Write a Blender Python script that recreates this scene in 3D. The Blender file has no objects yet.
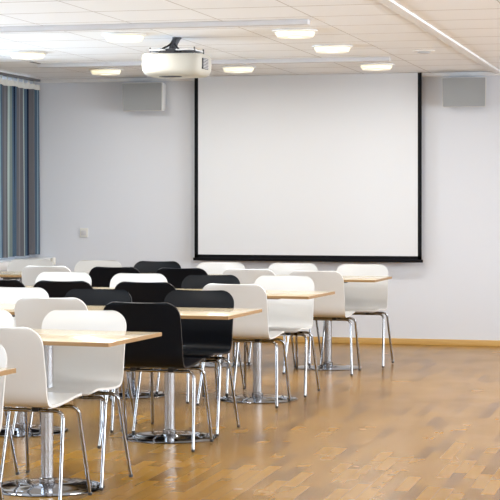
import bpy, bmesh, math, random
from mathutils import Vector, Matrix
random.seed(7)
S = bpy.context.scene
COL = S.collection
PI = math.pi

# ------------------------------------------------------------------ materials
def mat(name, base, rough=.5, metal=0.0, coat=0.0, coat_rough=.1, spec=.5):
    m = bpy.data.materials.new(name); m.use_nodes = True
    b = m.node_tree.nodes['Principled BSDF']
    b.inputs['Base Color'].default_value = (*base, 1)
    b.inputs['Roughness'].default_value = rough
    b.inputs['Metallic'].default_value = metal
    b.inputs['Coat Weight'].default_value = coat
    b.inputs['Coat Roughness'].default_value = coat_rough
    b.inputs['Specular IOR Level'].default_value = spec
    return m

def nodes(m):
    nt = m.node_tree
    return nt, nt.nodes, nt.links, nt.nodes['Principled BSDF']

def noise_bump(m, scale, strength, dist=.002, tint=None):
    nt, N, L, b = nodes(m)
    tc = N.new('ShaderNodeTexCoord'); n = N.new('ShaderNodeTexNoise')
    n.inputs['Scale'].default_value = scale; n.inputs['Detail'].default_value = 4
    L.new(tc.outputs['Object'], n.inputs['Vector'])
    bp = N.new('ShaderNodeBump'); bp.inputs['Strength'].default_value = strength
    bp.inputs['Distance'].default_value = dist
    L.new(n.outputs['Fac'], bp.inputs['Height']); L.new(bp.outputs['Normal'], b.inputs['Normal'])
    return m

def math_node(N, L, op, a, b=None):
    n = N.new('ShaderNodeMath'); n.operation = op
    for i, v in enumerate((a, b)):
        if v is None: continue
        if isinstance(v, (int, float)): n.inputs[i].default_value = v
        else: L.new(v, n.inputs[i])
    return n.outputs[0]

M = {}
M['white_shell'] = mat('white_laminate', (.59, .583, .565), .3, coat=.15, coat_rough=.12)
M['black_shell'] = mat('black_laminate', (.003, .004, .006), .3, spec=.16)
M['chrome'] = mat('chrome', (.30, .30, .31), .09, 1.0)
M['base_chrome'] = mat('base_chrome', (.24, .25, .28), .07, 1.0)
M['steel'] = mat('brushed_steel', (.42, .42, .43), .26, 1.0)
M['rubber'] = mat('black_rubber', (.012, .012, .013), .6)
M['paint'] = noise_bump(mat('wall_paint', (.66, .685, .735), .75, spec=.25), 180, .08)
M['white_trim'] = mat('white_trim', (.78, .78, .78), .45)
M['grey_trim'] = mat('grey_metal_trim', (.56, .56, .58), .5)
M['screen'] = mat('screen_fabric', (.69, .71, .74), .75, spec=.2)
M['screen_black'] = mat('screen_black', (.004, .004, .006), .6, spec=.12)
M['speaker_box'] = mat('speaker_cabinet', (.66, .66, .65), .5)
M['projector'] = mat('projector_plastic', (.42, .405, .36), .5)
M['dark_plastic'] = mat('dark_plastic', (.035, .037, .045), .5)
M['rail'] = mat('dark_rail', (.12, .12, .13), .5)
M['switch'] = mat('switch_plastic', (.70, .69, .64), .4)
M['vent_white'] = mat('vent_white', (.68, .66, .64), .5)
M['tape'] = mat('heading_tape', (.58, .57, .53), .8)

def wood(name, c1, c2, rough, coat):
    m = mat(name, c1, rough, coat=coat, coat_rough=.08)
    nt, N, L, b = nodes(m)
    tc = N.new('ShaderNodeTexCoord'); mp = N.new('ShaderNodeMapping')
    mp.inputs['Scale'].default_value = (1.5, 22, 22)
    n = N.new('ShaderNodeTexNoise'); n.inputs['Scale'].default_value = 3; n.inputs['Detail'].default_value = 6
    L.new(tc.outputs['Object'], mp.inputs['Vector']); L.new(mp.outputs['Vector'], n.inputs['Vector'])
    r = N.new('ShaderNodeValToRGB')
    r.color_ramp.elements[0].position = .3; r.color_ramp.elements[0].color = (*c1, 1)
    r.color_ramp.elements[1].position = .7; r.color_ramp.elements[1].color = (*c2, 1)
    L.new(n.outputs['Fac'], r.inputs['Fac']); L.new(r.outputs['Color'], b.inputs['Base Color'])
    return m
M['beech'] = wood('beech_veneer', (.57, .45, .27), (.63, .51, .32), .2, .3)
M['beech_edge'] = wood('beech_edging', (.25, .14, .052), (.30, .175, .068), .45, 0)
M['oak_base'] = wood('baseboard_oak', (.50, .30, .09), (.60, .38, .13), .4, .2)

def make_floor_mat():
    m = mat('parquet', (.4, .22, .08), .2)
    nt, N, L, b = nodes(m)
    tc = N.new('ShaderNodeTexCoord')
    sep = N.new('ShaderNodeSeparateXYZ'); L.new(tc.outputs['Object'], sep.inputs[0])
    cmb = N.new('ShaderNodeCombineXYZ')
    L.new(sep.outputs['Y'], cmb.inputs['X']); L.new(sep.outputs['X'], cmb.inputs['Y'])
    bk = N.new('ShaderNodeTexBrick')
    bk.inputs['Scale'].default_value = 1.0
    bk.inputs['Brick Width'].default_value = .44
    bk.inputs['Row Height'].default_value = .068
    bk.inputs['Mortar Size'].default_value = .0007
    bk.inputs['Mortar Smooth'].default_value = .3
    bk.offset = .37; bk.offset_frequency = 2
    bk.inputs['Color1'].default_value = (0, 0, 0, 1); bk.inputs['Color2'].default_value = (1, 1, 1, 1)
    bk.inputs['Mortar'].default_value = (.3, .3, .3, 1)
    L.new(cmb.outputs[0], bk.inputs['Vector'])
    mp = N.new('ShaderNodeMapping'); mp.inputs['Scale'].default_value = (2, 15, 1)
    L.new(cmb.outputs[0], mp.inputs['Vector'])
    n = N.new('ShaderNodeTexNoise'); n.inputs['Scale'].default_value = 1; n.inputs['Detail'].default_value = 2
    L.new(mp.outputs[0], n.inputs['Vector'])
    f = math_node(N, L, 'ADD', math_node(N, L, 'MULTIPLY', bk.outputs['Color'], .66),
                  math_node(N, L, 'MULTIPLY', n.outputs['Fac'], .30))
    r = N.new('ShaderNodeValToRGB'); e = r.color_ramp.elements
    e[0].position = .12; e[0].color = (.160, .075, .011, 1)
    e[1].position = .98; e[1].color = (.335, .170, .023, 1)
    k = r.color_ramp.elements.new(.38); k.color = (.262, .127, .013, 1)
    L.new(f, r.inputs['Fac']); L.new(r.outputs['Color'], b.inputs['Base Color'])
    n2 = N.new('ShaderNodeTexNoise'); n2.inputs['Scale'].default_value = 2.2
    L.new(tc.outputs['Object'], n2.inputs['Vector'])
    rr = math_node(N, L, 'ADD', math_node(N, L, 'MULTIPLY', n2.outputs['Fac'], .12), .19)
    L.new(rr, b.inputs['Roughness'])
    bp = N.new('ShaderNodeBump'); bp.inputs['Strength'].default_value = .03; bp.inputs['Distance'].default_value = .0005
    L.new(n.outputs['Fac'], bp.inputs['Height']); L.new(bp.outputs['Normal'], b.inputs['Normal'])
    b.inputs['Specular IOR Level'].default_value = .3
    return m
M['floor'] = make_floor_mat()

TX, TS, TY = -1.72, .626, 14.70          # ceiling grid: line at TX, module, cross line at TY
def make_ceiling_mat():
    m = mat('ceiling_tiles', (.86, .88, .91), .8, spec=.2)
    nt, N, L, b = nodes(m)
    tc = N.new('ShaderNodeTexCoord')
    sep = N.new('ShaderNodeSeparateXYZ'); L.new(tc.outputs['Object'], sep.inputs[0])
    right = math_node(N, L, 'GREATER_THAN', sep.outputs['X'], TX)
    def line(coord, off, w, extra=None):
        v = math_node(N, L, 'ADD', coord, -off + TS * 60)
        if extra is not None: v = math_node(N, L, 'ADD', v, extra)
        v = math_node(N, L, 'FRACT', math_node(N, L, 'DIVIDE', v, TS))
        d = math_node(N, L, 'MINIMUM', v, math_node(N, L, 'SUBTRACT', 1.0, v))
        return math_node(N, L, 'LESS_THAN', d, w / TS)
    a = line(sep.outputs['X'], TX, .0045)
    c = line(sep.outputs['Y'], TY, .011, math_node(N, L, 'MULTIPLY', right, .19))
    g = math_node(N, L, 'MAXIMUM', a, c)
    mix = N.new('ShaderNodeMix'); mix.data_type = 'RGBA'
    L.new(g, mix.inputs['Factor'])
    mix.inputs['A'].default_value = (.86, .88, .91, 1); mix.inputs['B'].default_value = (.54, .53, .52, 1)
    L.new(mix.outputs['Result'], b.inputs['Base Color'])
    bp = N.new('ShaderNodeBump'); bp.inputs['Strength'].default_value = .3; bp.inputs['Distance'].default_value = .004
    L.new(math_node(N, L, 'SUBTRACT', 1.0, g), bp.inputs['Height']); L.new(bp.outputs['Normal'], b.inputs['Normal'])
    return m
M['ceiling'] = make_ceiling_mat()

def make_curtain_mat():
    m = mat('striped_curtain', (.3, .3, .3), .85, spec=.15)
    nt, N, L, b = nodes(m)
    tc = N.new('ShaderNodeTexCoord')
    sep = N.new('ShaderNodeSeparateXYZ'); L.new(tc.outputs['Object'], sep.inputs[0])
    v = math_node(N, L, 'FRACT', math_node(N, L, 'DIVIDE', math_node(N, L, 'ADD', sep.outputs['Y'], -15.90 + 32.2), .322))
    r = N.new('ShaderNodeValToRGB'); cr = r.color_ramp; cr.interpolation = 'CONSTANT'
    navy, mauve, pale, sage, grn, teal, sky = (.012, .018, .042), (.13, .13, .145), (.20, .205, .22), (.36, .42, .40), (.17, .21, .20), (.075, .12, .175), (.22, .30, .36)
    stops = [(0, navy), (.12, teal), (.17, mauve), (.29, pale), (.32, mauve), (.50, pale), (.53, mauve), (.62, sage), (.68, grn), (.75, teal), (.84, sky), (.88, teal)]
    cr.elements[0].position = 0; cr.elements[0].color = (*stops[0][1], 1)
    cr.elements[1].position = stops[1][0]; cr.elements[1].color = (*stops[1][1], 1)
    for p, c in stops[2:]:
        e = cr.elements.new(p); e.color = (*c, 1)
    L.new(v, r.inputs['Fac']); L.new(r.outputs['Color'], b.inputs['Base Color'])
    tr = N.new('ShaderNodeBsdfTranslucent'); L.new(r.outputs['Color'], tr.inputs['Color'])
    mx = N.new('ShaderNodeMixShader'); mx.inputs[0].default_value = .3
    out = N['Material Output']
    L.new(b.outputs[0], mx.inputs[1]); L.new(tr.outputs[0], mx.inputs[2]); L.new(mx.outputs[0], out.inputs['Surface'])
    return m
M['curtain'] = make_curtain_mat()

def make_glass():
    m = bpy.data.materials.new('window_glass'); m.use_nodes = True
    N, L = m.node_tree.nodes, m.node_tree.links
    N.remove(N['Principled BSDF'])
    t = N.new('ShaderNodeBsdfTransparent'); g = N.new('ShaderNodeBsdfGlossy'); g.inputs['Roughness'].default_value = .02
    fr = N.new('ShaderNodeFresnel'); fr.inputs['IOR'].default_value = 1.45
    mx = N.new('ShaderNodeMixShader')
    L.new(fr.outputs[0], mx.inputs[0]); L.new(t.outputs[0], mx.inputs[1]); L.new(g.outputs[0], mx.inputs[2])
    L.new(mx.outputs[0], N['Material Output'].inputs['Surface'])
    return m
M['glass'] = make_glass()

def make_grille():
    m = mat('speaker_grille', (.30, .315, .325), .6)
    nt, N, L, b = nodes(m)
    tc = N.new('ShaderNodeTexCoord'); v = N.new('ShaderNodeTexVoronoi'); v.inputs['Scale'].default_value = 260
    L.new(tc.outputs['Object'], v.inputs['Vector'])
    bp = N.new('ShaderNodeBump'); bp.inputs['Strength'].default_value = .25; bp.inputs['Distance'].default_value = .001
    L.new(v.outputs['Distance'], bp.inputs['Height']); L.new(bp.outputs['Normal'], b.inputs['Normal'])
    return m
M['grille'] = make_grille()

def emis(name, col, strength):
    m = mat(name, (.9, .88, .8), .4)
    b = m.node_tree.nodes['Principled BSDF']
    b.inputs['Emission Color'].default_value = (*col, 1); b.inputs['Emission Strength'].default_value = strength
    return m
M['lamp_glass'] = emis('frosted_lamp_glass', (1, .92, .66), .55)
M['lamp_core'] = emis('lamp_core', (1, .93, .72), 1.6)

# ------------------------------------------------------------------ mesh helpers
def finish(bm, name, m, parent=None, smooth=True, ang=38):
    bmesh.ops.recalc_face_normals(bm, faces=bm.faces)
    if smooth:
        for f in bm.faces: f.smooth = True
        for e in bm.edges:
            if len(e.link_faces) == 2 and e.calc_face_angle(0) > math.radians(ang): e.smooth = False
    me = bpy.data.meshes.new(name); bm.to_mesh(me); bm.free()
    me.materials.append(m)
    o = bpy.data.objects.new(name, me); COL.objects.link(o)
    if parent: o.parent = parent
    return o

def add_box(bm, x0, x1, y0, y1, z0, z1, bevel=0, mtx=None):
    r = bmesh.ops.create_cube(bm, size=1)
    vs = r['verts']
    for v in vs:
        v.co = Vector((x0 + (v.co.x + .5) * (x1 - x0), y0 + (v.co.y + .5) * (y1 - y0), z0 + (v.co.z + .5) * (z1 - z0)))
    if mtx:
        for v in vs: v.co = mtx @ v.co
    if bevel:
        es = list({e for v in vs for e in v.link_edges})
        bmesh.ops.bevel(bm, geom=es, offset=bevel, segments=2, profile=.6, affect='EDGES')

def box(name, m, x0, x1, y0, y1, z0, z1, bevel=0, parent=None, mtx=None):
    bm = bmesh.new(); add_box(bm, x0, x1, y0, y1, z0, z1, bevel, mtx)
    return finish(bm, name, m, parent, smooth=bool(bevel))

def add_lathe(bm, prof, seg=40, cx=0, cy=0, cap=True):
    rings = []
    for r, z in prof:
        rings.append([bm.verts.new((cx + r * math.cos(2 * PI * i / seg), cy + r * math.sin(2 * PI * i / seg), z)) for i in range(seg)])
    for a, b in zip(rings, rings[1:]):
        for i in range(seg):
            bm.faces.new((a[i], a[(i + 1) % seg], b[(i + 1) % seg], b[i]))
    if cap:
        bm.faces.new(rings[0]); bm.faces.new(rings[-1])

def catmull(pts, n):
    P = [Vector(p) for p in pts]; P = [2 * P[0] - P[1]] + P + [2 * P[-1] - P[-2]]
    out = []
    for i in range(1, len(P) - 2):
        for k in range(n):
            t = k / n
            a, b, c, d = P[i - 1], P[i], P[i + 1], P[i + 2]
            out.append(.5 * ((2 * b) + (c - a) * t + (2 * a - 5 * b + 4 * c - d) * t * t + (3 * b - a - 3 * c + d) * t ** 3))
    out.append(P[-2]); return out

def rounded_path(pts, rad, n=6):
    P = [Vector(p) for p in pts]; out = [P[0]]
    for i in range(1, len(P) - 1):
        a, b, c = P[i - 1], P[i], P[i + 1]
        u = (a - b).normalized(); v = (c - b).normalized()
        r = min(rad, (a - b).length * .48, (c - b).length * .48)
        p, q = b + u * r, b + v * r
        for k in range(n + 1):
            t = k / n
            out.append((1 - t) ** 2 * p + 2 * t * (1 - t) * b + t * t * q)
    out.append(P[-1]); return out

def add_tube(bm, path, r, seg=10):
    rings = []; up = None
    for i, p in enumerate(path):
        t = (path[min(i + 1, len(path) - 1)] - path[max(i - 1, 0)]).normalized()
        if up is None:
            up = Vector((0, 0, 1)) if abs(t.z) < .8 else Vector((1, 0, 0))
        s = t.cross(up).normalized(); up = s.cross(t).normalized()
        rings.append([bm.verts.new(p + r * (math.cos(2 * PI * k / seg) * s + math.sin(2 * PI * k / seg) * up)) for k in range(seg)])
    for a, b in zip(rings, rings[1:]):
        for k in range(seg):
            bm.faces.new((a[k], a[(k + 1) % seg], b[(k + 1) % seg], b[k]))
    bm.faces.new(rings[0]); bm.faces.new(rings[-1])

def tube(name, m, path, r, parent=None, seg=10):
    bm = bmesh.new(); add_tube(bm, [Vector(p) for p in path], r, seg)
    return finish(bm, name, m, parent)

def thing(name, label, cat, loc=(0, 0, 0), rz=0, group=None):
    o = bpy.data.objects.new(name, None); COL.objects.link(o)
    o.empty_display_size = .1
    o.location = loc; o.rotation_euler = (0, 0, rz)
    return tag(o, label, cat, group)

def tag(o, label, cat, group=None):
    o['label'] = label; o['category'] = cat
    if group: o['group'] = group
    return o

def struct(o):
    o['kind'] = 'structure'; return o

def dup(root, loc, rz, label, group=None):
    r = root.copy(); COL.objects.link(r); r.location = loc; r.rotation_euler = (0, 0, rz)
    r['label'] = label
    if group: r['group'] = group
    for ch in root.children:
        c = ch.copy(); COL.objects.link(c); c.parent = r
        for g in ch.children:
            d = g.copy(); COL.objects.link(d); d.parent = c
    return r

# ------------------------------------------------------------------ the room
XL, XR, YB, YF, HC = -6.34, 3.4, 16.27, -3.2, 2.54
struct(box('floor', M['floor'], XL - .3, XR + .2, YF - .2, YB + .2, -.12, 0))
struct(box('ceiling', M['ceiling'], XL - .3, XR + .2, YF - .2, YB + .2, HC, HC + .12))
struct(box('wall_back', M['paint'], XL - .3, XR + .2, YB, YB + .2, 0, HC))
# window wall on the left: parapet, head and piers around the openings
ZS, ZH = .84, 2.46
def bays(hi, lo, w=1.62, gap=.16):
    out = []
    while hi - w > lo: out.append((hi - w, hi)); hi -= w + gap
    return out
win_no = [0]
def window_wall(name, side, ops, hi, lo):
    """a wall with window openings; side 'x-', 'x+' or 'y-'"""
    def bx(bm, d0, d1, a, b, z0, z1):            # d = depth outwards from the inner face
        if side == 'x-': add_box(bm, XL - d1, XL - d0, a, b, z0, z1)
        elif side == 'x+': add_box(bm, XR + d0, XR + d1, a, b, z0, z1)
        else: add_box(bm, a, b, YF - d1, YF - d0, z0, z1)
    bm = bmesh.new()
    bx(bm, 0, .28, lo, hi, 0, ZS); bx(bm, 0, .28, lo, hi, ZH, HC)
    edges = [hi] + [v for o in ops for v in (o[1], o[0])] + [lo]
    for a, b in zip(edges[0::2], edges[1::2]): bx(bm, 0, .28, b, a, ZS, ZH)
    struct(finish(bm, name, M['paint'], smooth=False))
    w = .055
    for a, b in ops:
        win_no[0] += 1
        bm = bmesh.new()
        bx(bm, .1, .17, a, a + w, ZS, ZH); bx(bm, .1, .17, b - w, b, ZS, ZH)
        bx(bm, .1, .17, a + w, b - w, ZS, ZS + w); bx(bm, .1, .17, a + w, b - w, ZH - w, ZH)
        bx(bm, .1, .17, (a + b) / 2 - .03, (a + b) / 2 + .03, ZS + w, ZH - w)
        fr = struct(finish(bm, 'window_%d' % win_no[0], M['white_trim'], smooth=False))
        bm = bmesh.new(); bx(bm, .13, .138, a + .03, b - .03, ZS + .03, ZH - .03)
        finish(bm, 'glass_pane', M['glass'], fr, smooth=False)
OP_L = bays(15.95, -2.9); OP_R = bays(15.2, -2.9); OP_F = bays(XR - .2, XL + .2)
window_wall('wall_left', 'x-', OP_L, YB, YF)
window_wall('wall_right', 'x+', OP_R, YB, YF)  # windows in this unseen wall are made up, to let fill light in
window_wall('wall_front', 'y-', OP_F, XR, XL)  # windows behind the camera are made up, to light the back wall evenly
# sill running under the windows (its far end shows right of the curtain)
struct(box('trim_1', M['white_trim'], XL, XL + .285, YF + .02, YB - .03, .715, .785, .006))
# baseboards
struct(box('baseboard_back', M['oak_base'], XL + .02, XR - .02, YB - .016, YB, 0, .055, .003))
struct(box('baseboard_left', M['oak_base'], XL, XL + .016, YF + .02, YB - .02, 0, .055, .003))
struct(box('baseboard_right', M['oak_base'], XR - .016, XR, YF + .02, YB - .02, 0, .055, .003))
# ceiling trims: perimeter angle, long profile running away from us, two cross rails
struct(box('trim_2', M['white_trim'], XL, XR, YB - .03, YB, HC - .035, HC, .003))
struct(box('trim_3', M['white_trim'], TX - .035, TX + .035, YF + .02, YB - .03, HC - .016, HC, .004))
struct(box('trim_4', M['grey_trim'], XL + .02, -2.40, 11.08, 11.16, HC - .034, HC, .004))
struct(box('trim_5', M['grey_trim'], XL + .85, -2.40, 14.26, 14.34, HC - .034, HC, .004))
struct(box('trim_6', M['rail'], -5.475, -5.455, 14.05, 14.66, HC - .006, HC))

# ------------------------------------------------------------------ curtain on the window wall
CX = XL + .105
rail = tag(box('curtain_rail', M['rail'], CX - .02, CX + .02, 13.7, YB - .02, HC - .022, HC, .003),
           'dark curtain rail fixed to the ceiling above the striped curtain', 'curtain rail')
cur = thing('curtain', '', 'curtain', (0, 0, 0))
cur['label'] = 'pleated striped curtain in navy, grey and sage, hanging in the far left corner'
def curtain_sheet(y0, y1, z0, z1, amp, off=0, th=.004):
    bm = bmesh.new(); n = int((y1 - y0) / .009); rows = 10
    grid = []
    for s in (0, 1):
        g = []
        for j in range(rows + 1):
            t = j / rows; z = z1 + (z0 - z1) * t; row = []
            for i in range(n + 1):
                y = y0 + (y1 - y0) * i / n
                a = amp * (.55 + .45 * t)
                x = CX + off + a * (math.sin(2 * PI * y / .137) + .35 * math.sin(2 * PI * y / .31 + 1 + .5 * t)) + s * th
                row.append(bm.verts.new((x, y + .006 * t * math.sin(9 * y), z + .004 * math.sin(13 * y) * t)))
            g.append(row)
        grid.append(g)
    for g in grid:
        for j in range(rows):
            for i in range(n): bm.faces.new((g[j][i], g[j][i + 1], g[j + 1][i + 1], g[j + 1][i]))
    A, B = grid
    for j in range(rows):
        for i in (0, n): bm.faces.new((A[j][i], A[j + 1][i], B[j + 1][i], B[j][i]))
    for i in range(n):
        for j in (0, rows): bm.faces.new((A[j][i], A[j][i + 1], B[j][i + 1], B[j][i]))
    return bm
finish(curtain_sheet(13.75, YB - .035, .815, 2.475, .024), 'fabric', M['curtain'], cur, ang=70)
finish(curtain_sheet(13.75, YB - .035, 2.43, 2.483, .024, .0065), 'heading_tape', M['tape'], cur, ang=70)
for i in range(18):
    yy = 13.78 + i * .137
    tube('curtain_hook', M['tape'], [(CX, yy, 2.475), (CX, yy, 2.519)], .006, cur, 6)
tag(finish_valve := thing('radiator_valve', 'x', 'valve', (XL + .31, YB - .16, .755)), 'small beige valve knob at the end of the window sill', 'valve')
bm = bmesh.new(); add_lathe(bm, [(.0, -.035), (.02, -.035), (.022, -.02), (.022, .022), (.017, .03), (0, .03)], 16, cap=False)
finish(bm, 'knob', M['switch'], finish_valve)
tube('valve_stem', M['chrome'], [(-.0255, 0, 0), (-.01, 0, 0)], .008, finish_valve, 8)

# ------------------------------------------------------------------ projection screen
SX0, SX1, SZ0, SY = -4.615, -2.42, .775, 16.17
scr = thing('projection_screen', 'wide white pull-down projection screen with black border on the back wall', 'projection screen', (0, 0, 0))
box('screen_surface', M['screen'], SX0 + .034, SX1 - .034, SY, SY + .003, SZ0 + .05, HC - .002, parent=scr)
box('side_border', M['screen_black'], SX0, SX0 + .036, SY - .001, SY + .004, SZ0 + .02, HC - .002, parent=scr)
box('side_border', M['screen_black'], SX1 - .036, SX1, SY - .001, SY + .004, SZ0 + .02, HC - .002, parent=scr)
box('bottom_border', M['screen_black'], SX0, SX1, SY - .001, SY + .004, SZ0 + .02, SZ0 + .055, parent=scr)
box('weight_bar', M['screen_black'], SX0 - .012, SX1 + .012, SY - .012, SY + .014, SZ0 - .004, SZ0 + .024, .005, parent=scr)

# ------------------------------------------------------------------ wall loudspeakers
def speaker(xc, label):
    t = thing('wall_speaker', label, 'loudspeaker', (xc, YB, 2.345), 0, 'loudspeakers high on the back wall')
    bm = bmesh.new()
    # tapered cabinet: wide front, narrower back, front tipped down a little
    f = [(-.208, -.205, .138), (.208, -.205, .138), (.200, -.185, -.138), (-.200, -.185, -.138)]
    k = [(-.190, -.03, .128), (.190, -.03, .128), (.182, -.03, -.125), (-.182, -.03, -.125)]
    F = [bm.verts.new(p) for p in f]; K = [bm.verts.new(p) for p in k]
    bm.faces.new(F); bm.faces.new(K[::-1])
    for i in range(4): bm.faces.new((F[i], F[(i + 1) % 4], K[(i + 1) % 4], K[i]))
    bmesh.ops.bevel(bm, geom=list(bm.edges), offset=.006, segments=2, affect='EDGES')
    finish(bm, 'cabinet', M['speaker_box'], t)
    bm = bmesh.new()
    g = [(-.198, -.2135, .130), (.198, -.2135, .130), (.191, -.1955, -.131), (-.191, -.1955, -.131)]
    F = [bm.verts.new(p) for p in g]; K = [bm.verts.new((p[0], p[1] + .014, p[2])) for p in g]
    bm.faces.new(F); bm.faces.new(K[::-1])
    for i in range(4): bm.faces.new((F[i], F[(i + 1) % 4], K[(i + 1) % 4], K[i]))
    bmesh.ops.bevel(bm, geom=list(bm.edges), offset=.003, segments=2, affect='EDGES')
    finish(bm, 'grille', M['grille'], t)
    bm = bmesh.new()
    add_box(bm, -.06, .06, -.008, 0, -.07, .12, .002)
    add_box(bm, -.03, .03, -.04, -.006, -.03, .03, .002)
    finish(bm, 'wall_bracket', M['dark_plastic'], t)
speaker(-5.11, 'grey wall loudspeaker high on the wall, to the left of the screen')
speaker(-2.015, 'grey wall loudspeaker high on the wall, to the right of the screen')

sw = thing('wall_socket', 'small pale wall socket low on the bare wall between curtain and screen', 'wall socket', (-5.77, YB, 1.03))
box('cover_plate', M['switch'], -.042, .042, -.012, 0, -.045, .045, .004, sw)
bm = bmesh.new(); add_box(bm, -.026, .026, -.016, -.010, -.026, .022, .003); finish(bm, 'rocker', M['grey_trim'], sw)

# ------------------------------------------------------------------ ceiling fixtures
def make_light():
    t = thing('ceiling_light', '', 'ceiling light', (0, 0, 0), 0, 'round glass ceiling lights')
    bm = bmesh.new(); add_lathe(bm, [(.15, 0), (.158, -.004), (.158, -.010), (.148, -.013), (.02, -.013)], 40)
    finish(bm, 'mounting_ring', M['white_trim'], t)
    for z, r in ((-.020, .140), (-.032, .136), (-.044, .126)):
        bm = bmesh.new(); add_lathe(bm, [(.04, z + .004), (r - .006, z + .005), (r, z), (r - .006, z - .005), (.04, z - .004)], 40)
        finish(bm, 'glass_disc', M['lamp_glass'], t)
    bm = bmesh.new(); add_lathe(bm, [(.0, -.013), (.05, -.013), (.055, -.035), (.045, -.050), (.0, -.053)], 24, cap=False)
    finish(bm, 'lamp_body', M['lamp_core'], t)
    return t
lights = [(-2.65, 11.82, 'nearest of the three lights in the right-hand row'),
          (-2.65, 13.12, 'middle of the three lights in the right-hand row'),
          (-2.65, 15.05, 'right-hand light of the row nearest the screen'),
          (-3.89, 11.82, 'light up and to the left of the projector'),
          (-3.89, 13.12, 'light partly hidden right behind the projector'),
          (-3.89, 15.05, 'light just right of the projector, close to the screen'),
          (-5.13, 13.12, 'light at the far left edge above the curtain'),
          (-5.13, 15.05, 'light above the left loudspeaker')]
proto = None
for x, y, l in lights:
    lab = 'glowing round glass ceiling light, ' + l
    if proto is None:
        proto = make_light(); proto.location = (x, y, HC); proto['label'] = lab
    else: dup(proto, (x, y, HC), 0, lab)
vd = thing('ceiling_vent', 'small flat round vent in the ceiling tile above the screen corner', 'vent', (-2.04, 13.75, HC))
bm = bmesh.new(); add_lathe(bm, [(.085, 0), (.085, -.006), (.07, -.010), (.05, -.010)], 32); finish(bm, 'rim', M['vent_white'], vd)
bm = bmesh.new(); add_lathe(bm, [(.045, -.010), (.05, -.018), (.03, -.022)], 32); finish(bm, 'disc', M['grey_trim'], vd)

# ------------------------------------------------------------------ projector
PX, PY = -3.60, 12.15
pj = thing('projector', 'white ceiling projector with rounded body on a black arm', 'projector', (PX, PY, HC))
def superring(a, b, n, z, seg=56, p=5.5):
    out = []
    for i in range(seg):
        t = 2 * PI * i / seg; c, s = math.cos(t), math.sin(t)
        out.append((a * math.copysign(abs(c) ** (2 / p), c), b * math.copysign(abs(s) ** (2 / p), s), z))
    return out
bm = bmesh.new(); rings = []
for sc, z in ((.90, -.128), (.965, -.130), (.99, -.140), (1, -.155), (1, -.215), (.985, -.245), (.94, -.268), (.84, -.284), (.70, -.288)):
    rings.append([bm.verts.new(v) for v in superring(.228 * sc, .19 * (sc if sc > .9 else sc * .98), 4, z)])
for a, b in zip(rings, rings[1:]):
    for i in range(56): bm.faces.new((a[i], a[(i + 1) % 56], b[(i + 1) % 56], b[i]))
bm.faces.new(rings[0]); bm.faces.new(rings[-1])
body = finish(bm, 'body', M['projector'], pj)
bm = bmesh.new(); add_lathe(bm, [(0, -.2885), (.085, -.2885), (.085, -.2925), (.075, -.294), (0, -.294)], 32, -.02, -.085, cap=False)
for v in bm.verts: v.co.y = -.10 + (v.co.y + .085) * .55
finish(bm, 'lens_recess', M['dark_plastic'], pj)
bm = bmesh.new()
add_box(bm, .219, .232, -.125, .02, -.238, -.160, .003)
v_o = finish(bm, 'vent_panel', M['dark_plastic'], pj)
bm = bmesh.new()
for i in range(7): add_box(bm, .231, .235, -.12, .015, -.233 + i * .0105, -.2295 + i * .0105)
finish(bm, 'vent_slats', M['grey_trim'], v_o, smooth=False)
bm = bmesh.new()
add_box(bm, -.19, .17, -.15, .15, -.130, -.118, .003)
add_box(bm, -.10, .02, -.12, .06, -.120, -.088, .012)
finish(bm, 'connector_deck', M['dark_plastic'], pj)
for x0, x1 in ((-.165, -.05), (.03, .165)):
    box('mounting_rail', M['white_trim'], x0, x1, -.135, .135, -.104, -.095, .002, pj)
for x in (-.165, .165):
    for y in (-.12, .12):
        tube('mounting_post', M['dark_plastic'], [(x, y, -.13), (x, y, -.08)], .0055, pj, 8)
arm = tube('arm', M['dark_plastic'], rounded_path([(-.028, -.03, -.11), (-.022, -.02, -.06), (.0, 0, -.004)], .03), .028, pj, 14)
bm = bmesh.new(); add_lathe(bm, [(.034, 0), (.034, -.006), (.03, -.014)], 24); finish(bm, 'ceiling_plate', M['dark_plastic'], pj)
tube('cable', M['rubber'], catmull([(.05, -.05, -.118), (.02, -.07, -.075), (-.005, -.035, -.05), (.005, -.03, -.004)], 6), .007, pj, 8)
tube('cable', M['rubber'], catmull([(-.12, -.06, -.118), (-.08, -.08, -.085), (-.045, -.05, -.06), (-.02, -.034, -.03)], 6), .007, pj, 8)

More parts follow.
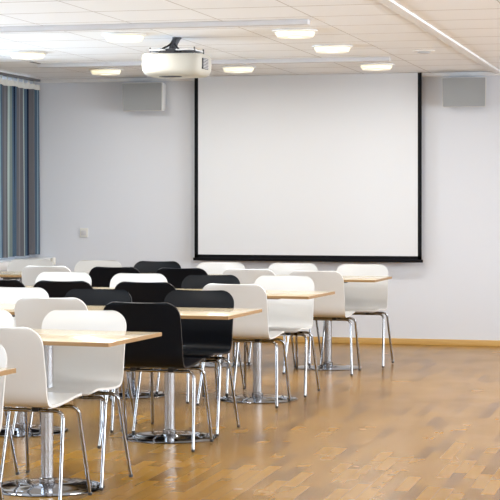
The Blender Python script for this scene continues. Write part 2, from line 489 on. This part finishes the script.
# ------------------------------------------------------------------ tables
TW, TD, TZ = 1.78, .66, .73
def make_table():
    t = thing('meeting_table', '', 'table', (0, 0, 0), 0, 'long beech meeting tables')
    bm = bmesh.new(); add_box(bm, -TW / 2 + .004, TW / 2 - .004, -TD / 2 + .004, TD / 2 - .004, TZ - .018, TZ, .0015)
    top = finish(bm, 'tabletop', M['beech'], t)
    bm = bmesh.new(); w = .004
    for a in ((-TW/2, TW/2, -TD/2, -TD/2 + w), (-TW/2, TW/2, TD/2 - w, TD/2), (-TW/2, -TW/2 + w, -TD/2 + w, TD/2 - w), (TW/2 - w, TW/2, -TD/2 + w, TD/2 - w)):
        add_box(bm, *a, TZ - .0185, TZ - .0005)
    finish(bm, 'edge_band', M['beech_edge'], top, smooth=False)
    for x in (TW / 2 - .46, TW / 2 - .46 - .93):
        bm = bmesh.new()
        add_lathe(bm, [(.275, 0), (.276, .003), (.268, .006), (.20, .009), (.06, .014), (.045, .02)], 64, x)
        finish(bm, 'base_plate', M['base_chrome'], t)
        bm = bmesh.new(); add_lathe(bm, [(.030, .014), (.030, TZ - .038)], 32, x)
        c = finish(bm, 'column', M['steel'], t)
        bm = bmesh.new(); add_lathe(bm, [(.038, .012), (.040, .02), (.038, .045), (.031, .05)], 32, x)
        finish(bm, 'collar', M['chrome'], c)
        bm = bmesh.new()
        add_box(bm, x - .16, x + .16, -.025, .025, TZ - .042, TZ - .018, .003); add_box(bm, x - .025, x + .025, -.28, .28, TZ - .042, TZ - .018, .003)
        finish(bm, 'support_cross', M['rail'], t)
    return t
YAW = {0: -.0785, 1: -.0785, 2: -.05, 3: -.07, 4: -.038}      # the rows stand a little askew to the room
rows = {0: (-2.53, 6.35), 1: (-2.50, 8.18), 2: (-2.44, 10.0), 3: (-2.395, 11.95), 4: (-2.38, 14.26)}   # far right table corners
def at_row(r, lx, ly):
    a = YAW[r]; X, Y = rows[r]
    return (X + lx * math.cos(a) - ly * math.sin(a), Y + lx * math.sin(a) + ly * math.cos(a))
tlabels = {(0, 0): 'beech meeting table of which only a corner shows at the bottom left',
           (1, 0): 'large beech meeting table in the nearest full row',
           (2, 0): 'beech meeting table in the second full row, a black chair beyond its corner',
           (3, 0): 'right-hand beech meeting table of the third row, between white end chairs',
           (3, 1): 'left-hand beech meeting table of the third row, mostly hidden behind black chairs',
           (4, 0): 'right-hand beech meeting table of the last row, nearest the screen wall',
           (4, 1): 'left-hand beech meeting table of the last row, beside the window sill'}
tproto = None
for (r, k), lab in tlabels.items():
    loc = (*at_row(r, -TW / 2 - k * (TW + .012), -TD / 2), 0)
    if tproto is None:
        tproto = make_table(); tproto.location = loc; tproto.rotation_euler = (0, 0, YAW[r]); tproto['label'] = lab
    else: dup(tproto, loc, YAW[r], lab)

# ------------------------------------------------------------------ chairs
PROF = [(-.318, .811), (-.297, .745), (-.276, .66), (-.258, .58), (-.243, .515), (-.222, .474), (-.182, .455),
        (-.11, .452), (0, .458), (.10, .467), (.165, .470), (.205, .464), (.222, .450)]
def shell_bm():
    bm = bmesh.new()
    P2 = catmull([(0, a, b) for a, b in PROF], 5)
    # denser rows next to the rounded ends
    def resample(P, d):
        L = [0]
        for a, b in zip(P, P[1:]): L.append(L[-1] + (b - a).length)
        out = []
        for q in d:
            q = min(q, L[-1] - 1e-6)
            for i in range(len(P) - 1):
                if L[i] <= q <= L[i + 1]:
                    out.append(P[i].lerp(P[i + 1], (q - L[i]) / (L[i + 1] - L[i]))); break
        return out, L[-1]
    _, LT = resample(P2, [0])
    R1, R2, W = .084, .05, .222
    d = [R1 * (1 - math.cos(PI / 2 * i / 9)) for i in range(10)]
    n = 34; d += [R1 + (LT - R1 - R2) * i / n for i in range(1, n)]
    d += [LT - R2 * (1 - math.cos(PI / 2 * i / 7)) for i in range(7, -1, -1)]
    P, _ = resample(P2, d)
    NU = 14; TH = .0115; A, B = [], []
    for i, p in enumerate(P):
        q = d[i]; w = W
        if q < R1: w = W - R1 + math.sqrt(max(R1 ** 2 - (R1 - q) ** 2, 0))
        e = LT - q
        if e < R2: w = min(w, W - R2 + math.sqrt(max(R2 ** 2 - (R2 - e) ** 2, 0)))
        tg = (P[min(i + 1, len(P) - 1)] - P[max(i - 1, 0)]).normalized()
        nrm = Vector((0, tg.z, -tg.y)); nrm = -nrm if nrm.y + nrm.z < 0 else nrm   # towards the sitter
        ra, rb = [], []
        back = max(0, 1 - max(0, q - .25) / .12) if q > .25 else 1
        for j in range(NU + 1):
            u = -1 + 2 * j / NU
            c = p + nrm * (.012 * back * u * u) + Vector((u * w, 0, 0))
            ra.append(bm.verts.new(c + nrm * TH / 2)); rb.append(bm.verts.new(c - nrm * TH / 2))
        A.append(ra); B.append(rb)
    for i in range(len(P) - 1):
        for j in range(NU):
            bm.faces.new((A[i][j], A[i][j + 1], A[i + 1][j + 1], A[i + 1][j]))
            bm.faces.new((B[i][j], B[i + 1][j], B[i + 1][j + 1], B[i][j + 1]))
        for j in (0, NU):
            bm.faces.new((A[i][j], A[i + 1][j], B[i + 1][j], B[i][j]))
    for i in (0, len(P) - 1):
        for j in range(NU): bm.faces.new((A[i][j], A[i][j + 1], B[i][j + 1], B[i][j]))
    return bm

def make_chair(kind):
    t = thing('stacking_chair', '', 'chair', (0, 0, 0), 0)
    finish(shell_bm(), 'moulded_shell', M[kind + '_shell'], t, ang=50)
    r = .0088; zb = .424
    bm = bmesh.new()
    for yb, ym in ((.09, .14), (-.09, -.14)):
        add_tube(bm, [Vector((-.178, yb, zb)), Vector((.178, yb, zb))], r)
    for x in (-.11, .11): add_tube(bm, [Vector((x, -.09, zb)), Vector((x, .09, zb))], r * .9)
    fr = finish(bm, 'seat_frame', M['chrome'], t)
    for x in (-.11, .11):
        for yb, h in ((-.092, .028), (.092, .036)):
            bm = bmesh.new(); add_box(bm, x - .016, x + .016, yb - .016, yb + .016, zb - .004, zb + h, .003)
            finish(bm, 'rubber_buffer', M['rubber'], fr)
    for sx in (-1, 1):
        for yb, yf in ((.09, .20), (-.09, -.205)):
            path = rounded_path([(sx * .155, yb, zb), (sx * .240, yb, zb), (sx * (.255 if yf > 0 else .27), yf, .012)], .05, 8)
            lg = tube('leg', M['chrome'], path, r, t)
            bm = bmesh.new(); add_lathe(bm, [(.009, 0), (.0105, .002), (.0105, .013), (.009, .015)], 14, sx * (.2553 if yf > 0 else .2706), yf + (.001 if yf > 0 else -.001))
            finish(bm, 'foot_cap', M['rubber'], lg)
    return t

NB = {1: .23, 2: .24, 3: .25, 4: .37}; FB = {0: .4, 1: .48, 2: .40, 3: .34, 4: .28}; XO = {'N': -.012, 'F': .012}; CYAW = {'N': -.02, 'F': .0}
# (row, side, place from the right, colour, x, y of the back's top edge, label)
C = [
 (0, 'F', 1, 'white', -2.866, 6.62, 'white chair, only a sliver visible at the left edge above the cut-off table corner'),
 (1, 'N', 1, 'white', -2.959, 7.28, 'frontmost white chair, back to us, large at the lower left'),
 (1, 'F', 1, 'white', -2.963, 8.52, 'white chair facing us across the nearest full table, its seat showing below the edge'),
 (1, 'F', 2, 'white', -3.539, 8.46, 'white chair facing us at the left edge, beyond the nearest full table'),
 (2, 'N', 1, 'black', -2.874, 9.10, 'largest black chair, its back to us at the right end of the second table'),
 (2, 'N', 2, 'white', -3.504, 9.40, 'pale lavender-white chair, back to us, left of the largest black chair'),
 (2, 'F', 1, 'black', -2.912, 10.36, 'black chair facing us at the right end beyond the second table'),
 (2, 'F', 2, 'black', -3.557, 10.36, 'charcoal-looking chair facing us beyond the second table, second from its right end'),
 (2, 'F', 3, 'white', -4.116, 10.40, 'white chair facing us beyond the second table, cut by the left edge'),
 (3, 'N', 1, 'white', -2.88, 11.10, 'white chair with its back to us at the right end of the third row'),
 (3, 'N', 2, 'black', -3.512, 11.20, 'black chair, back to us, next to the white end chair of the third row'),
 (3, 'N', 3, 'black', -4.101, 11.22, 'black chair, back to us, third from the right in the third row'),
 (3, 'N', 4, 'black', -4.611, 11.27, 'black chair, back to us, cut by the left edge of the picture'),
 (3, 'F', 1, 'white', -2.84, 12.32, 'white chair facing us beyond the right end of the third row table'),
 (3, 'F', 2, 'black', -3.386, 12.30, 'black chair facing us beyond the third row table, between two white ones'),
 (3, 'F', 3, 'white', -3.96, 12.38, 'white chair facing us beyond the third row, third from the right'),
 (3, 'F', 4, 'white', -4.588, 12.50, 'white chair facing us beyond the third row, fourth from the right'),
 (4, 'N', 1, 'white', -2.804, 13.17, 'white chair with its back to us at the right end of the last row'),
 (4, 'N', 2, 'white', -3.354, 13.26, 'white chair, back to us, second from the right in the last row'),
 (4, 'N', 3, 'black', -3.907, 13.28, 'black chair, back to us, third from the right in the last row'),
 (4, 'N', 4, 'black', -4.498, 13.36, 'black chair, back to us, fourth from the right in the last row'),
 (4, 'N', 5, 'white', -5.098, 13.42, 'pale chair, back to us, fifth from the right in the last row'),
 (4, 'F', 1, 'white', -2.672, 14.44, 'white chair facing us at the right end by the screen wall, its legs fully visible'),
 (4, 'F', 2, 'white', -3.293, 14.52, 'white chair facing us by the screen wall, second from the right'),
 (4, 'F', 3, 'white', -3.95, 14.60, 'white chair facing us below the left corner of the screen'),
 (4, 'F', 4, 'black', -4.535, 14.64, 'only black chair facing us in the row along the screen wall'),
 (4, 'F', 5, 'white', -5.096, 14.70, 'white chair facing us by the screen wall, second from the window sill'),
 (4, 'F', 6, 'white', -5.758, 14.78, 'white chair facing us in the far corner, nearest the window sill'),
]
protos = {}
discs = []
for (r, k) in tlabels:
    for d in (.46, .46 + .93): discs.append(at_row(r, -d - k * (TW + .012), -TD / 2))
for row, side, n, colour, x, ytop, lab in C:
    yc = ytop + NB[row] if side == 'N' else ytop - FB[row]
    x += (-.3 if side == 'N' else .3) * math.sin(CYAW[side]) + XO[side]
    rz = (0 if side == 'N' else PI) + CYAW[side] + math.radians(random.uniform(-1, 1))
    z = 0
    for sx in (-.2553, .2553):
        for sy in (.2, -.205):
            px, py = x + sx * math.cos(rz) - sy * math.sin(rz), yc + sx * math.sin(rz) + sy * math.cos(rz)
            if any(math.hypot(px - a, py - b) < .288 for a, b in discs): z = .0055
    grp = 'white stacking chairs' if colour == 'white' else 'black stacking chairs'
    if colour not in protos:
        p = protos[colour] = make_chair(colour)
        p.location = (x, yc, z); p.rotation_euler = (0, 0, rz); p['label'] = lab; p['group'] = grp
    else: dup(protos[colour], (x, yc, z), rz, lab, grp)

# ------------------------------------------------------------------ light
def area(name, loc, rot, sx, sy, power, col):
    l = bpy.data.lights.new(name, 'AREA'); l.shape = 'RECTANGLE'; l.size = sx; l.size_y = sy
    l.energy = power; l.color = col
    o = bpy.data.objects.new(name, l); COL.objects.link(o); o.location = loc; o.rotation_euler = rot
    return o
DAY = (.70, .85, 1.0)
P_L, P_R, P_F = 170, 210, 80
FILL_COL = (.86, .93, 1.0)  # tint of the added fill through the right and front openings
zc, hh = (ZS + ZH) / 2 + .05, ZH - ZS
for a, b in OP_L: area('daylight_and_fill', (XL - .45, (a + b) / 2, zc), (0, -PI / 2, 0), hh, b - a, P_L, DAY)
for a, b in OP_R: area('daylight_and_fill', (XR + .45, (a + b) / 2, zc), (0, PI / 2, 0), hh, b - a, P_R, FILL_COL)  # added fill outside the made-up right windows
for a, b in OP_F: area('daylight_and_fill', ((a + b) / 2, YF - .45, zc), (PI / 2, 0, 0), b - a, hh, P_F, FILL_COL)  # added fill from behind the camera, through the made-up front windows
WARM = (1, .965, .91)
def downlight(x, y, power):
    l = bpy.data.lights.new('lamp_light', 'AREA'); l.shape = 'DISK'; l.size = .22; l.energy = power; l.color = WARM
    o = bpy.data.objects.new('lamp_light', l); COL.objects.link(o); o.location = (x, y, HC - .075)
for x in (-5.13, -3.89, -2.65, -.4, 1.2):
    for y in (15.05, 13.12, 11.82, 9.9, 7.9, 5.9, 3.5, 1.2, -1.0):
        downlight(x, y, 13.5 if y > 7 else 7)
W = bpy.data.worlds.new('sky'); S.world = W; W.use_nodes = True
bg = W.node_tree.nodes['Background']; bg.inputs['Color'].default_value = (.70, .85, 1, 1); bg.inputs['Strength'].default_value = 1.5

# ------------------------------------------------------------------ camera
cam = bpy.data.cameras.new('camera'); co = bpy.data.objects.new('camera', cam); COL.objects.link(co)
co.location = (0, 0, 1.40); co.rotation_euler = (PI / 2, 0, math.atan(440 / 1750))
cam.sensor_width = 36; cam.lens = 1750 / 500 * 36; cam.shift_y = -.11; cam.clip_end = 100
S.camera = co
S.view_settings.view_transform = 'Standard'; S.view_settings.look = 'None'
S.view_settings.gamma = 1; S.view_settings.exposure = -.4
try: S.view_settings.use_curve_mapping = False
except Exception: pass
S.cycles.use_denoising = True
S.cycles.max_bounces = 10; S.cycles.diffuse_bounces = 6; S.cycles.caustics_reflective = False
S.cycles.sample_clamp_indirect = 6
